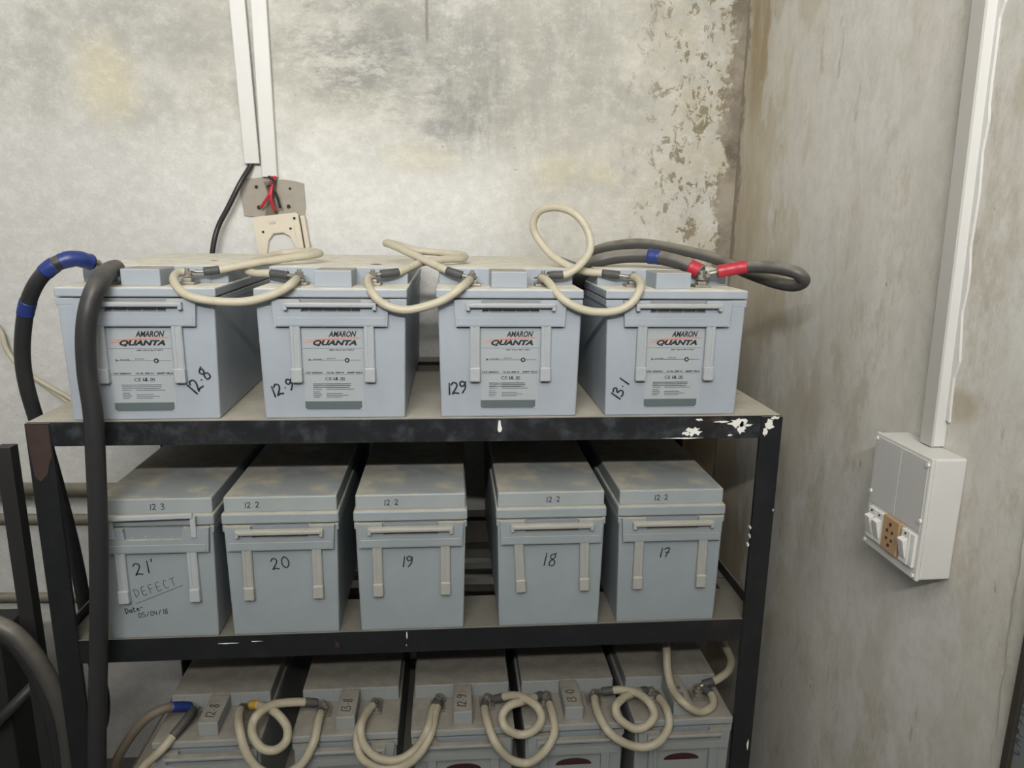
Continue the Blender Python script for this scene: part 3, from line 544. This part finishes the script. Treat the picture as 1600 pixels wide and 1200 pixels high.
# ================================================================ CABLES
PATHS = {
 'u1': [(0.2483,0.0750,1.3324), (0.2300,0.0600,1.3302), (0.2382,0.0200,1.3203), (0.2627,-0.0050,1.3029), (0.3019,-0.0100,1.2937), (0.3548,-0.0100,1.2929), (0.4007,-0.0080,1.3058), (0.4226,-0.0020,1.3193), (0.4184,0.0700,1.3235)],
 's1': [(0.2483,0.0750,1.3324), (0.2656,0.0780,1.3323), (0.2914,0.0850,1.3352), (0.3426,0.1100,1.3446), (0.3986,0.1500,1.3526), (0.4287,0.1800,1.3559), (0.4299,0.2200,1.3575), (0.4005,0.2600,1.3577), (0.3507,0.2700,1.3532), (0.3200,0.2000,1.3425), (0.3197,0.1300,1.3334), (0.3420,0.1000,1.3281), (0.3708,0.0850,1.3294), (0.3993,0.0780,1.3270), (0.4155,0.0750,1.3263)],
 'u2': [(0.5362,0.0750,1.3271), (0.5355,0.0400,1.3204), (0.5488,-0.0050,1.3042), (0.5708,-0.0100,1.2867), (0.6057,-0.0100,1.2808), (0.6562,-0.0100,1.2951), (0.6888,-0.0040,1.3170), (0.7050,0.0650,1.3247)],
 's2': [(0.5383,0.0750,1.3282), (0.5551,0.0780,1.3302), (0.5852,0.0900,1.3338), (0.6218,0.1300,1.3468), (0.6663,0.1700,1.3506), (0.6922,0.2000,1.3503), (0.6953,0.2400,1.3542), (0.6539,0.2700,1.3573), (0.6043,0.2800,1.3613), (0.5629,0.2600,1.3737), (0.5518,0.2200,1.3761), (0.5688,0.1800,1.3731), (0.6108,0.1300,1.3578), (0.6556,0.0900,1.3397), (0.6826,0.0780,1.3311), (0.7042,0.0750,1.3261)],
 'u3': [(0.8209,0.0750,1.3269), (0.8305,0.0300,1.3231), (0.8515,-0.0050,1.2975), (0.8877,-0.0100,1.2806), (0.9298,-0.0100,1.2786), (0.9605,-0.0110,1.2913), (0.9770,-0.0040,1.3145), (0.9854,0.0400,1.3264), (0.9818,0.0700,1.3294)],
 's3': [(0.8220,0.0750,1.3269), (0.8435,0.0800,1.3299), (0.8689,0.0800,1.3323), (0.8907,0.0800,1.3466), (0.9104,0.0900,1.3734), (0.9067,0.1000,1.4055), (0.8851,0.1100,1.4333), (0.8565,0.1300,1.4439), (0.8286,0.1500,1.4371), (0.8187,0.1600,1.4147), (0.8273,0.1600,1.3901), (0.8556,0.1400,1.3572), (0.8962,0.1100,1.3369), (0.9378,0.0900,1.3331), (0.9616,0.0800,1.3307), (0.9808,0.0750,1.3279)],
 'ta': [(0.1066,0.0750,1.3437), (0.0960,0.0600,1.3475), (0.0818,0.0400,1.3535), (0.0569,0.0300,1.3440), (0.0303,0.0300,1.3201), (0.0055,0.0400,1.2850), (-0.0117,0.0500,1.2448), (-0.0252,0.0600,1.1961), (-0.0309,0.0700,1.1457), (-0.0318,0.0850,1.0868), (-0.0238,0.0900,1.0284), (-0.0178,0.1000,0.9427), (-0.0107,0.1100,0.8284), (-0.0138,0.1300,0.7025), (-0.0101,0.1300,0.6087), (0.0031,0.1200,0.5258), (-0.0027,0.1200,0.4701), (-0.0251,0.1300,0.4136), (-0.0519,0.1400,0.3188)],
 'tb': [(0.1339,0.0750,1.3377), (0.1371,0.0300,1.3347), (0.1403,-0.0200,1.3173), (0.1329,-0.0350,1.2881), (0.1254,-0.0400,1.2483), (0.1208,-0.0400,1.1896), (0.1225,-0.0400,1.1193), (0.1175,-0.0400,1.0366), (0.1100,-0.0400,0.9295), (0.0992,-0.0400,0.8182), (0.0859,-0.0400,0.7024), (0.0737,-0.0450,0.5855), (0.0631,-0.0500,0.4644)],
 'tc': [(0.9142,0.2200,1.2955), (0.9119,0.1900,1.3197), (0.9302,0.1700,1.3447), (0.9692,0.1600,1.3572), (1.0233,0.1400,1.3610), (1.0677,0.1100,1.3540), (1.0968,0.0900,1.3420), (1.1153,0.0750,1.3322)],
 'td': [(0.9583,0.3200,1.3579), (0.9866,0.3000,1.3705), (1.0440,0.2700,1.3784), (1.1066,0.2200,1.3699), (1.1653,0.1700,1.3549), (1.1980,0.1100,1.3358), (1.2304,0.0600,1.3220), (1.2463,0.0200,1.3201), (1.2535,0.0000,1.3293), (1.2412,0.0000,1.3418), (1.2157,0.0200,1.3487), (1.1783,0.0500,1.3486), (1.1451,0.0650,1.3419), (1.1151,0.0750,1.3344)],
 'r31a': [(0.1901,0.0700,0.5258), (0.1730,0.0500,0.5427), (0.1506,0.0300,0.5532), (0.1198,0.0200,0.5386), (0.0859,0.0200,0.4956), (0.0614,0.0200,0.4502), (0.0463,0.0200,0.3901)],
 'r31b': [(0.1900,0.0700,0.5244), (0.1914,0.0300,0.5328), (0.1775,0.0000,0.5224), (0.1617,-0.0200,0.5081), (0.1332,-0.0200,0.4798), (0.1046,-0.0200,0.4421)],
 'r32u': [(0.2844,0.0700,0.5254), (0.2802,0.0400,0.5342), (0.2939,-0.0100,0.5372), (0.3072,-0.0300,0.5083), (0.3272,-0.0350,0.4749), (0.3626,-0.0350,0.4571), (0.4019,-0.0330,0.4755), (0.4234,-0.0200,0.5096), (0.4262,0.0200,0.5247), (0.4257,0.0700,0.5172)],
 'r32l': [(0.2903,0.0700,0.5264), (0.3169,0.0500,0.5371), (0.3496,0.0200,0.5444), (0.3734,0.0000,0.5294), (0.3757,-0.0200,0.5148), (0.3559,-0.0200,0.4975), (0.3319,-0.0200,0.5040), (0.3154,-0.0100,0.5270), (0.3210,0.0000,0.5516), (0.3420,0.0300,0.5520), (0.3798,0.0500,0.5422), (0.4103,0.0600,0.5321), (0.4246,0.0700,0.5200)],
 'r33a': [(0.5291,0.0700,0.5248), (0.5131,0.0300,0.5303), (0.5060,-0.0100,0.5303), (0.5115,-0.0250,0.5063), (0.5365,-0.0330,0.4824), (0.5723,-0.0300,0.4740), (0.6039,-0.0200,0.4867), (0.6249,-0.0140,0.5207), (0.6320,0.0300,0.5245), (0.6457,0.0700,0.5290)],
 'r33b': [(0.5254,0.0700,0.5194), (0.5046,0.0200,0.5207), (0.4991,-0.0150,0.5082), (0.5094,-0.0330,0.4826), (0.5427,-0.0330,0.4609), (0.5815,-0.0350,0.4643), (0.6114,-0.0350,0.4892), (0.6317,-0.0150,0.5145), (0.6391,0.0300,0.5242), (0.6494,0.0700,0.5247)],
 'r34u': [(0.7379,0.0700,0.5248), (0.7304,0.0400,0.5219), (0.7342,-0.0040,0.5208), (0.7478,-0.0330,0.5001), (0.7740,-0.0300,0.4641), (0.8070,-0.0300,0.4541), (0.8355,-0.0330,0.4780), (0.8561,-0.0150,0.5029), (0.8559,0.0210,0.5203), (0.8526,0.0700,0.5152)],
 'r34l': [(0.7404,0.0700,0.5232), (0.7522,0.0600,0.5243), (0.7771,0.0500,0.5373), (0.7995,0.0300,0.5479), (0.8238,0.0000,0.5496), (0.8324,-0.0100,0.5312), (0.8205,-0.0150,0.5115), (0.7935,-0.0150,0.5021), (0.7663,-0.0150,0.5183), (0.7614,0.0000,0.5325), (0.7750,0.0100,0.5446), (0.7950,0.0200,0.5444), (0.8263,0.0500,0.5308), (0.8524,0.0700,0.5251)],
 'r35u': [(0.9482,0.0700,0.5249), (0.9403,0.0300,0.5261), (0.9462,-0.0150,0.5185), (0.9669,-0.0330,0.5005), (1.0082,-0.0300,0.4770), (1.0430,-0.0330,0.4843), (1.0702,-0.0150,0.5014), (1.0739,0.0060,0.5209), (1.0710,0.0430,0.5203), (1.0606,0.0700,0.5212)],
 'r35l': [(0.9507,0.0700,0.5248), (0.9649,0.0600,0.5313), (0.9937,0.0500,0.5398), (1.0198,0.0300,0.5459), (1.0365,0.0000,0.5462), (1.0434,-0.0100,0.5262), (1.0284,-0.0150,0.5090), (1.0045,-0.0150,0.5047), (0.9770,-0.0100,0.5240), (0.9725,0.0000,0.5398), (0.9891,0.0200,0.5421), (1.0140,0.0400,0.5376), (1.0579,0.0700,0.5242)],
 'r36a': [(1.1169,0.2000,0.5717), (1.0944,0.1000,0.5978), (1.0899,0.0700,0.5681), (1.0905,0.0380,0.5481), (1.1003,-0.0030,0.5454), (1.1336,0.0030,0.5202), (1.1630,0.0160,0.5202), (1.1725,0.0400,0.5247), (1.1653,0.0600,0.5264), (1.1533,0.0700,0.5256)],
 'r36b': [(1.2569,0.2500,0.5362), (1.2349,0.1500,0.5636), (1.2338,0.1100,0.5570), (1.2219,0.0900,0.5447), (1.1933,0.0750,0.5361), (1.1697,0.0700,0.5320), (1.1532,0.0700,0.5270)],
 'wb': [(0.2264,0.5920,1.5478), (0.2222,0.5880,1.5308), (0.2019,0.5700,1.4920), (0.1731,0.5650,1.4385), (0.1508,0.5650,1.4003), (0.1382,0.5600,1.3606), (0.1283,0.5600,1.3032), (0.1135,0.5700,1.1846)],
 'wl1': [(-0.3923,0.5800,1.2115), (-0.3581,0.5800,1.1573), (-0.3497,0.5800,1.1157), (-0.3293,0.5800,1.0780), (-0.2885,0.5800,1.0413), (-0.2290,0.5800,1.0010), (-0.1691,0.5800,0.9536)],
 'wl2': [(-0.4011,0.5880,1.1812), (-0.3654,0.5880,1.1367), (-0.3504,0.5880,1.1007), (-0.3191,0.5880,1.0581), (-0.2672,0.5880,1.0148), (-0.1746,0.5880,0.9357)],
 'lg': [(-0.1845,0.0600,0.7358), (-0.1241,0.0600,0.7113), (-0.0953,0.0600,0.6851), (-0.0688,0.0600,0.6369), (-0.0484,0.0600,0.5776), (-0.0369,0.0600,0.5040), (-0.0382,0.0600,0.3736)],
 'lg2': [(-0.1887,0.1100,0.6876), (-0.1385,0.1100,0.6466), (-0.1100,0.1100,0.5856), (-0.0929,0.1100,0.5099), (-0.0846,0.1100,0.4327), (-0.0852,0.1100,0.3468)],
 'w1': [(0.2696,0.5850,1.5092), (0.2693,0.5750,1.4892), (0.2636,0.5700,1.4679), (0.2500,0.5750,1.4496), (0.2426,0.5800,1.4411)],
 'w2': [(0.2766,0.5850,1.5093), (0.2699,0.5700,1.4806), (0.2684,0.5700,1.4540), (0.2735,0.5800,1.4330)],
 'w3': [(0.2625,0.5850,1.5091), (0.2754,0.5750,1.4976), (0.2614,0.5720,1.4861), (0.2770,0.5750,1.4753), (0.2853,0.5800,1.4403)],
}

for k_ in PATHS:
    P_ = [Vector(p) for p in PATHS[k_]]; PATHS[k_] = P_
def cable(key, r, mat, label, cat, group=None, ends=((0, 0), (0, 0)), tapes=(), name='jumper_cable', res=8, taper=None):
    """ends: (lug length, sleeve length) at each end; tapes: (from, to, material) in metres along the cable"""
    P = catmull(PATHS[key], res); m = new(); a0 = sum(ends[0]); a1 = sum(ends[1])
    tube(m, cut(P, a0*0.98, -a1*0.98 if a1 else 0), r, 14)
    o = obj(name, m, mat); tag(o, label, cat, group)
    L = [0.0]
    for a, b_ in zip(P, P[1:]): L.append(L[-1]+(b_-a).length)
    for e, (lug, sl) in enumerate(ends):
        Q = P if e == 0 else P[::-1]
        if sl:
            m = new(); tube(m, cut(Q, lug, lug+sl), r*1.04, 12); obj('sleeve', m, 'sleeve', o)
        if lug:
            m = new(); seg = cut(Q, 0.004, lug+0.004); tube(m, seg, r*0.75, 10, squash=0.62)
            cyl(m, Q[0]-Vector((0, 0, 0.0015)), (0, 0, 1), 0.0085, 0.0024, 18); obj('lug', m, 'lead', o)
    for s0, s1, tm in tapes:
        Q = P if s0 >= 0 else P[::-1]; m = new(); ss = cut(Q, abs(s0), abs(s1)); n_ = len(ss)
        tube(m, ss, r*1.09, 14, rfun=lambda t: r*(1.08+0.035*math.sin(t*19))); obj('tape', m, tm, o)
    return o
CR = 0.0068
gj = 'cream jumper cables linking the top row'
cable('u1', CR, 'cream_cable', 'cream cable sagging in front between batteries 12.8 and 12.9', 'cable', gj, ((0.012, 0), (0.014, 0.0)))
cable('s1', CR, 'cream_cable', 'cream cable with black ends folded flat over the two leftmost top batteries', 'cable', gj, ((0.018, 0.024), (0.014, 0.030)))
cable('u2', CR, 'cream_cable', 'cream cable sagging in front between batteries 12.9 and 129', 'cable', gj, ((0.010, 0), (0.012, 0.0)))
cable('s2', CR, 'cream_cable', 'cream cable folded into crossing strands above the gap right of battery 12.9', 'cable', gj, ((0.016, 0.030), (0.014, 0.028)))
cable('u3', CR, 'cream_cable', 'cream cable sagging in front between batteries 129 and 13.1', 'cable', gj, ((0.012, 0), (0.006, 0.0)))
cable('s3', CR, 'cream_cable', 'cream cable rising in a tall upright loop against the back wall', 'cable', gj, ((0.016, 0.026), (0.020, 0.030)))
gp = 'thick dark power cables'
cable('ta', 0.0118, 'black_cable', 'thick black cable with blue tape curving down outside the left rack leg', 'cable', gp, ((0.014, 0), (0, 0)), ((0.016, 0.062, 'blue_tape'), (0.072, 0.092, 'blue_tape'), (0.152, 0.176, 'blue_tape')), 'power_cable')
cable('tb', 0.0142, 'black_cable', 'thick dusty black cable hanging straight down in front of the rack', 'cable', gp, ((0.014, 0), (0, 0)), (), 'power_cable')
cable('tc', 0.0125, 'grey_cable', 'thick dusty grey cable with a small blue tape band arching onto battery 13.1', 'cable', gp, ((0.006, 0), (0.012, 0)), ((-0.092, -0.114, 'blue_tape'), (-0.014, -0.034, 'red_tape')), 'power_cable')
cable('td', 0.0105, 'grey_cable', 'thick grey cable with red tape looping out past the right end of the shelf', 'cable', gp, ((0, 0), (0.016, 0)), ((-0.018, -0.068, 'red_tape'),), 'power_cable')
gl = 'cream jumper cables linking the lower row'
cable('r31a', 0.0085, 'brown_rubber', 'brown cable with blue taped end dropping left of the lower row', 'cable', None, ((0.014, 0), (0, 0)), ((0.012, 0.050, 'blue_tape'),), 'power_cable')
cable('r31b', 0.0078, 'cream_cable_dark', 'cream cable with a long black sleeve on the leftmost lower battery', 'cable', gl, ((0.012, 0.068), (0, 0)))
cable('r32u', 0.0078, 'cream_cable_dark', 'cream cable drooping between the first and second lower batteries', 'cable', gl, ((0.012, 0.012), (0.012, 0.016)))
cable('r32l', 0.0078, 'cream_cable_dark', 'cream cable coiled in a ring with a yellow taped end', 'cable', gl, ((0.008, 0), (0.016, 0.022)), ((0.006, 0.030, 'yellow_tape'),))
cable('r33a', 0.0075, 'cream_cable_dark', 'inner of two nested cream cables drooping left of the middle lower battery', 'cable', gl, ((0.012, 0.010), (0.016, 0.014)))
cable('r33b', 0.0075, 'cream_cable_dark', 'outer of two nested cream cables drooping left of the middle lower battery', 'cable', gl, ((0.012, 0.008), (0.016, 0.014)))
cable('r34u', 0.0078, 'cream_cable_dark', 'cream cable drooping under the coil between third and fourth lower batteries', 'cable', gl, ((0.012, 0.022), (0.012, 0.014)))
cable('r34l', 0.0078, 'cream_cable_dark', 'cream cable coiled in a ring between third and fourth lower batteries', 'cable', gl, ((0.014, 0.020), (0.014, 0.018)))
cable('r35u', 0.0078, 'cream_cable_dark', 'cream cable drooping under the coil between fourth and fifth lower batteries', 'cable', gl, ((0.012, 0.012), (0.012, 0.012)))
cable('r35l', 0.0078, 'cream_cable_dark', 'cream cable coiled in a ring between fourth and fifth lower batteries', 'cable', gl, ((0.014, 0.022), (0.014, 0.018)))
cable('r36a', 0.0078, 'cream_cable_dark', 'cream cable hanging like a hook onto the rightmost lower battery', 'cable', gl, ((0.012, 0.016), (0.0, 0.0)) if False else ((0, 0), (0.012, 0.020)))
cable('r36b', 0.0078, 'cream_cable_dark', 'short cream cable bending up behind the right end of the lower row', 'cable', gl, ((0, 0), (0.012, 0.020)))
cable('wb', 0.0058, 'thin_black', 'thin black cable leaving the left trunking down the back wall', 'cable', None, name='wall_cable')
cable('wl1', 0.0055, 'cream_cable', 'upper cream cable curving down the wall left of the rack', 'cable', 'wall cables left of the rack', name='wall_cable')
cable('wl2', 0.0045, 'cream_cable', 'lower cream cable curving down the wall left of the rack', 'cable', 'wall cables left of the rack', name='wall_cable')
cable('lg', 0.0155, 'grey_cable', 'thick grey cable arching over in the dark lower left corner', 'cable', None, name='floor_cable')
cable('lg2', 0.0125, 'black_cable', 'thick dark cable behind the grey arching one in lower left corner', 'cable', None, name='floor_cable')
for k_, lb in (('w1', 'red wire end curling towards the left hole of the cement patch'), ('w2', 'red wire running straight down the cement patch'), ):
    cable(k_, 0.0034, 'red_wire', lb, 'wire', 'loose wires under the trunking', name='loose_wire')
cable('w3', 0.0030, 'thin_black', 'black wire end twisted under the right trunking', 'wire', 'loose wires under the trunking', name='loose_wire')

# ================================================================ ON THE BACK WALL
def trunk(P0, P1, w, d, label):
    """PVC trunking between two points on the back wall"""
    a, b_ = Vector(P0), Vector(P1); ang = math.atan2(b_.x-a.x, b_.z-a.z); L = (b_-a).length
    M = Matrix.Translation(a) @ Matrix.Rotation(ang, 4, 'Y')
    m = new(); box(m, -w/2+0.001, w/2-0.001, -d+0.003, 0, 0, L, 0.0004, mat=M); o = obj('cable_trunking', m, 'pvc'); tag(o, label, 'trunking', 'white trunking on the back wall')
    m = new(); box(m, -w/2, w/2, -d, -d+0.0025, 0.0, L, 0.0008, mat=M); box(m, -w/2, -w/2+0.0016, -d, -0.004, 0, L, 0.0004, mat=M); box(m, w/2-0.0016, w/2, -d, -0.004, 0, L, 0.0004, mat=M); obj('trunking_cover', m, 'pvc', o)
trunk((0.2270, YB, H+0.4370), (0.1990, YB, H+1.35), 0.034, 0.016, 'left white trunking, shorter, above the thin black cable')
trunk((0.2640, YB, H+0.4085), (0.2575, YB, H+1.35), 0.034, 0.014, 'right white trunking, longer, ending above the red wires')
m = new(); rr = random.Random(4)
oc = [(0.198, 0.395), (0.193, 0.372), (0.197, 0.345), (0.200, 0.322), (0.235, 0.319), (0.262, 0.314), (0.300, 0.318), (0.335, 0.314), (0.339, 0.345), (0.337, 0.396), (0.318, 0.401), (0.290, 0.404), (0.272, 0.402), (0.250, 0.409), (0.225, 0.405), (0.205, 0.406)]
prism(m, [(x, H+z) for x, z in oc], 1, YB-0.004, YB+0.004); cp_ = obj('cement_patch', m, 'cement'); tag(cp_, 'rough grey cement patch on the wall under the right trunking', 'wall patch')
for hx, hz, hr in ((0.2345, 0.341, 0.005), (0.301, 0.344, 0.0045), (0.306, 0.384, 0.0030), (0.231, 0.3865, 0.004)):
    m = new(); cyl(m, (hx, YB-0.0045, H+hz), (0, 1, 0), hr, 0.002, 12); obj('screw_hole', m, 'hole', cp_)
m = new(); prism(m, [(x, H+z) for x, z in ((0.248, 0.398), (0.278, 0.402), (0.276, 0.380), (0.270, 0.360), (0.280, 0.335), (0.272, 0.320), (0.246, 0.320), (0.252, 0.345), (0.256, 0.37))], 1, YB-0.0052, YB-0.003); obj('torn_recess', m, 'brown_rubber', cp_)

# tilted cream socket frame hanging under the patch
sf = empty('socket_frame', (0.287, YB, H+0.250)); tag(sf, 'tilted aged cream plastic switch frame with an open centre under the cement patch', 'switch frame')
sf.rotation_euler = (0, math.radians(-7), 0)
m = new(); o_ = [(-0.050, -0.075), (0.062, -0.075), (0.044, 0.074), (-0.047, 0.070)]
box(m, -0.050, -0.034, -0.030, -0.002, -0.080, 0.070, 0.002); box(m, 0.030, 0.046, -0.030, -0.002, -0.080, 0.070, 0.002); box(m, -0.050, 0.046, -0.030, -0.002, 0.044, 0.072, 0.002)
obj('back_box', m, 'cream_plastic', sf)
m = new(); prism(m, [(-0.053, -0.080), (-0.053, 0.072), (-0.048, 0.076), (0.044, 0.076), (0.049, 0.072), (0.049, -0.080), (0.032, -0.080), (0.032, 0.0), (0.024, 0.024), (0.010, 0.034), (-0.012, 0.034), (-0.026, 0.020), (-0.034, -0.01), (-0.036, -0.080)], 1, -0.036, -0.029)
fp = obj('front_frame', m, 'cream_plastic', sf)
m = new(); prism(m, [(-0.043, -0.08), (-0.042, 0.048), (0.036, 0.048), (0.038, -0.08), (0.033, -0.08), (0.033, 0.0), (0.024, 0.025), (0.010, 0.036), (-0.012, 0.036), (-0.027, 0.021), (-0.035, -0.01), (-0.0375, -0.08)], 1, -0.0385, -0.0355); obj('inner_lip', m, 'cream_plastic', fp)
for sx_, sz_ in ((-0.034, 0.041), (0.028, 0.042), (0.040, 0.064)):
    m = new(); cyl(m, (sx_, -0.0388, sz_), (0, 1, 0), 0.0028, 0.002, 12); obj('screw', m, 'hole', fp)
m = new(); b2 = bmesh.new(); bmesh.ops.create_cone(b2, cap_ends=True, segments=20, radius1=0.008, radius2=0.008, depth=0.002)
merge(m, b2, 0, Matrix.Translation((-0.010, -0.0368, 0.060)) @ Matrix.Diagonal((1, 1, 0.42, 1)) @ Matrix.Rotation(math.pi/2, 4, 'X')); obj('maker_mark', m, 'pvc_grey', fp)
m = new(); box(m, -0.036, 0.034, -0.0285, -0.004, -0.080, 0.042, 0.001); obj('white_insert', m, 'pvc', sf)
# narrow cream side flange of the same frame, seen at its right
m = new(); box(m, 0.049, 0.060, -0.020, -0.001, -0.080, 0.068, 0.002); obj('side_flange', m, 'cream_plastic', sf)

# horizontal conduits on the wall left of the rack
for i, (z, r_, lb, x1) in enumerate(((-0.330, 0.0165, 'upper brown conduit across the wall left of the rack', 0.30), (-0.406, 0.0125, 'middle brown conduit across the wall left of the rack', 0.30), (-0.615, 0.012, 'lowest brown conduit across the wall left of the rack', 0.24))):
    m = new(); tube(m, [Vector((-0.62, 0.578, H+z+0.012)), Vector((-0.3, 0.578, H+z+0.002)), Vector((0.0, 0.578, H+z-0.004)), Vector((x1, 0.578, H+z-0.010))], r_, 16)
    tag(obj('conduit', m, 'pipe'), lb, 'conduit', 'brown conduits behind the left leg')

# ================================================================ ON THE RIGHT WALL
m = new(); ty0, ty1 = -0.2290, -0.2540
def slant(m, x0, x1, ya, yb, z0, z1, dy, mi=0):   # box leaning in y between z0 and z1
    b_ = bmesh.new(); v = [b_.verts.new(p) for p in ((x0, ya, z0), (x1, ya, z0), (x1, yb, z0), (x0, yb, z0), (x0, ya+dy, z1), (x1, ya+dy, z1), (x1, yb+dy, z1), (x0, yb+dy, z1))]
    for f in ((0, 3, 2, 1), (4, 5, 6, 7), (0, 1, 5, 4), (1, 2, 6, 5), (2, 3, 7, 6), (3, 0, 4, 7)): b_.faces.new([v[i] for i in f])
    bmesh.ops.recalc_face_normals(b_, faces=b_.faces); bmesh.ops.bevel(b_, geom=list(b_.edges), offset=0.0006, segments=1, affect='EDGES'); merge(m, b_, mi)
slant(m, 1.3375, XR, -0.2305, -0.2535, H+0.0215, H+1.40, 0.043); t_ = obj('cable_trunking', m, 'pvc'); tag(t_, 'white trunking running up the right wall from the switch box', 'trunking')
m = new(); slant(m, 1.3345, 1.3378, -0.2290, -0.2552, H+0.0215, H+1.40, 0.043); obj('trunking_cover', m, 'pvc_grey', t_)
m = new(); rr = random.Random(9); pl = []; pr = []
n_ = 46
for i in range(n_):
    z = H+0.06+i*0.03; y = -0.2545+0.043*(z-H-0.0215)/1.3785; pl.append((y+0.004, z)); pr.append((y-0.004-rr.random()**2*0.009, z+rr.uniform(-.008, .008)))
prism(m, pl+pr[::-1], 0, XR-0.0035, XR+0.003); tag(obj('plaster_seam', m, 'pvc'), 'ragged white filler along the near side of the right wall trunking', 'filler')

sb = empty('switch_box', (XR, -0.24, H-0.07)); tag(sb, 'white surface switch box with socket and three switches on the right wall', 'switch box')
def sbp(name, m, mat, parent=sb):
    o = obj(name, m, mat, parent)
    if parent is sb: o.location = (-XR, 0.24, -(H-0.07))
    return o
yf, yn, zb, zt = -0.1735, -0.3045, H-0.1560, H+0.0210
m = new(); box(m, 1.309, XR, yn+0.001, yf-0.001, zb+0.001, zt-0.001, 0.003); sbp('box_body', m, 'pvc')
m = new(); box(m, 1.3040, 1.3100, yn, yf, zb, zt, 0.0018); fpz = sbp('front_plate', m, 'pvc')
m = new(); box(m, 1.3028, 1.3045, -0.2405, yf-0.005, H-0.0865, zt-0.005, 0.0008); box(m, 1.3028, 1.3045, yn+0.005, -0.2415, H-0.0865, zt-0.005, 0.0008); sbp('blank_plate', m, 'panel')
for (y, z) in ((-0.1800, 0.0125), (-0.2990, 0.0110), (-0.1800, -0.0700), (-0.2990, -0.0690), (-0.1800, -0.1490), (-0.2990, -0.1490)):
    m = new(); cyl(m, (1.3020, y, H+z), (1, 0, 0), 0.0030, 0.003, 14); sbp('screw', m, 'switch_white')
def rocker(y0, y1):
    m = new(); box(m, 1.2985, 1.3045, y1, y0, H-0.139, H-0.091, 0.001); sw = sbp('switch', m, 'switch_white')
    yc0, yc1 = y0-0.003, y1+0.003
    m = new(); b_ = bmesh.new(); v = [b_.verts.new(p) for p in ((1.2985, yc0, H-0.101), (1.2985, yc1, H-0.101), (1.2985, yc0, H-0.132), (1.2985, yc1, H-0.132), (1.2905, yc0, H-0.104), (1.2905, yc1, H-0.104), (1.2970, yc0, H-0.130), (1.2970, yc1, H-0.130))]
    for f in ((0, 1, 3, 2), (4, 6, 7, 5), (0, 4, 5, 1), (2, 3, 7, 6), (0, 2, 6, 4), (1, 5, 7, 3)): b_.faces.new([v[i] for i in f])
    bmesh.ops.recalc_face_normals(b_, faces=b_.faces); bmesh.ops.bevel(b_, geom=list(b_.edges), offset=0.0006, segments=1, affect='EDGES'); merge(m, b_); obj('rocker', m, 'switch_white', sw)
    m = new(); cyl(m, (1.2982, (y0+y1)/2, H-0.0955), (1, 0, 0), 0.0018, 0.001, 10); obj('indicator', m, 'hole', sw)
rocker(-0.1860, -0.2050); rocker(-0.2060, -0.2240); rocker(-0.2690, -0.2880)
m = new(); box(m, 1.2975, 1.3045, -0.2640, -0.2260, H-0.139, H-0.0885, 0.001); so = sbp('socket', m, 'tan_plastic')
for y, z, r_ in ((-0.2450, -0.0975, 0.0028), (-0.2390, -0.1080, 0.0022), (-0.2510, -0.1080, 0.0022), (-0.2390, -0.1200, 0.0022), (-0.2510, -0.1200, 0.0022), (-0.2450, -0.1290, 0.0026)):
    m = new(); cyl(m, (1.2972, y, H+z), (1, 0, 0), r_, 0.001, 12); obj('socket_hole', m, 'hole', so)
m = new(); box(m, 1.2995, 1.3045, -0.2975, -0.2885, H-0.139, H-0.091, 0.001); sbp('filler_plate', m, 'switch_white')

# framed grey board leaning out of view, lower right
bo = empty('framed_board', (1.345, -0.6, H-0.4)); tag(bo, 'dark framed grey board with blue handwriting at the lower right edge of the photo', 'board')
m = new(); box(m, 1.338, XR-0.004, -0.4665, -0.4560, 0.25, H-0.02, 0.001); o = obj('frame_edge', m, 'frame_brown', bo); o.location = (-1.345, 0.6, -(H-0.4))
m = new(); box(m, 1.343, XR-0.004, -0.80, -0.4660, 0.25, H-0.02, 0.001); o = obj('board_panel', m, 'glass_board', bo); o.location = (-1.345, 0.6, -(H-0.4))
w_ = writing('board_writing', 'CAPTUAE', bo, (-0.0022, 0.1245, 0.105), (0, 0, 1), (0, 1, 0), 0.014, 0.0011, 0, adv=0.95, mat='blue_ink', off=Vector((1, 0, 0)))

# ================================================================ DARK EQUIPMENT AT THE LEFT
eq = empty('steel_stand', (-0.2, 0.2, 0)); tag(eq, 'dark steel stand at the left edge with an upright post and diagonal brace', 'stand')
def eqp(name, m, mat='darkgear'): o = obj(name, m, mat, eq); o.location = (0.2, -0.2, 0); return o
m = new(); slant(m, -0.150, -0.121, 0.18, 0.16, H-0.092, H-0.093+0.0, 0); m.free(); m = new()
box(m, -0.152, -0.124, 0.160, 0.185, 0, H-0.092, 0.001); eqp('post', m)
m = new(); tube(m, [Vector((-0.36, 0.20, H-0.80)), Vector((-0.15, 0.20, H-0.585))], 0.014, 4); eqp('brace', m)
m = new(); box(m, -0.60, -0.124, 0.165, 0.190, H-0.93, H-0.89, 0.001); eqp('cross_rail', m)
m = new(); box(m, -0.60, -0.152, 0.165, 0.190, H-0.130, H-0.095, 0.001); eqp('cross_rail', m)
m = new(); box(m, -0.256, -0.229, 0.34, 0.365, 0, H-0.548, 0.001); eqp('post', m)
m = new(); box(m, -0.62, -0.235, 0.225, 0.325, 0.0, H-0.50, 0.004); cb = obj('equipment_box', m, 'darkgear'); tag(cb, 'dark equipment box behind the thick arching cables', 'equipment')
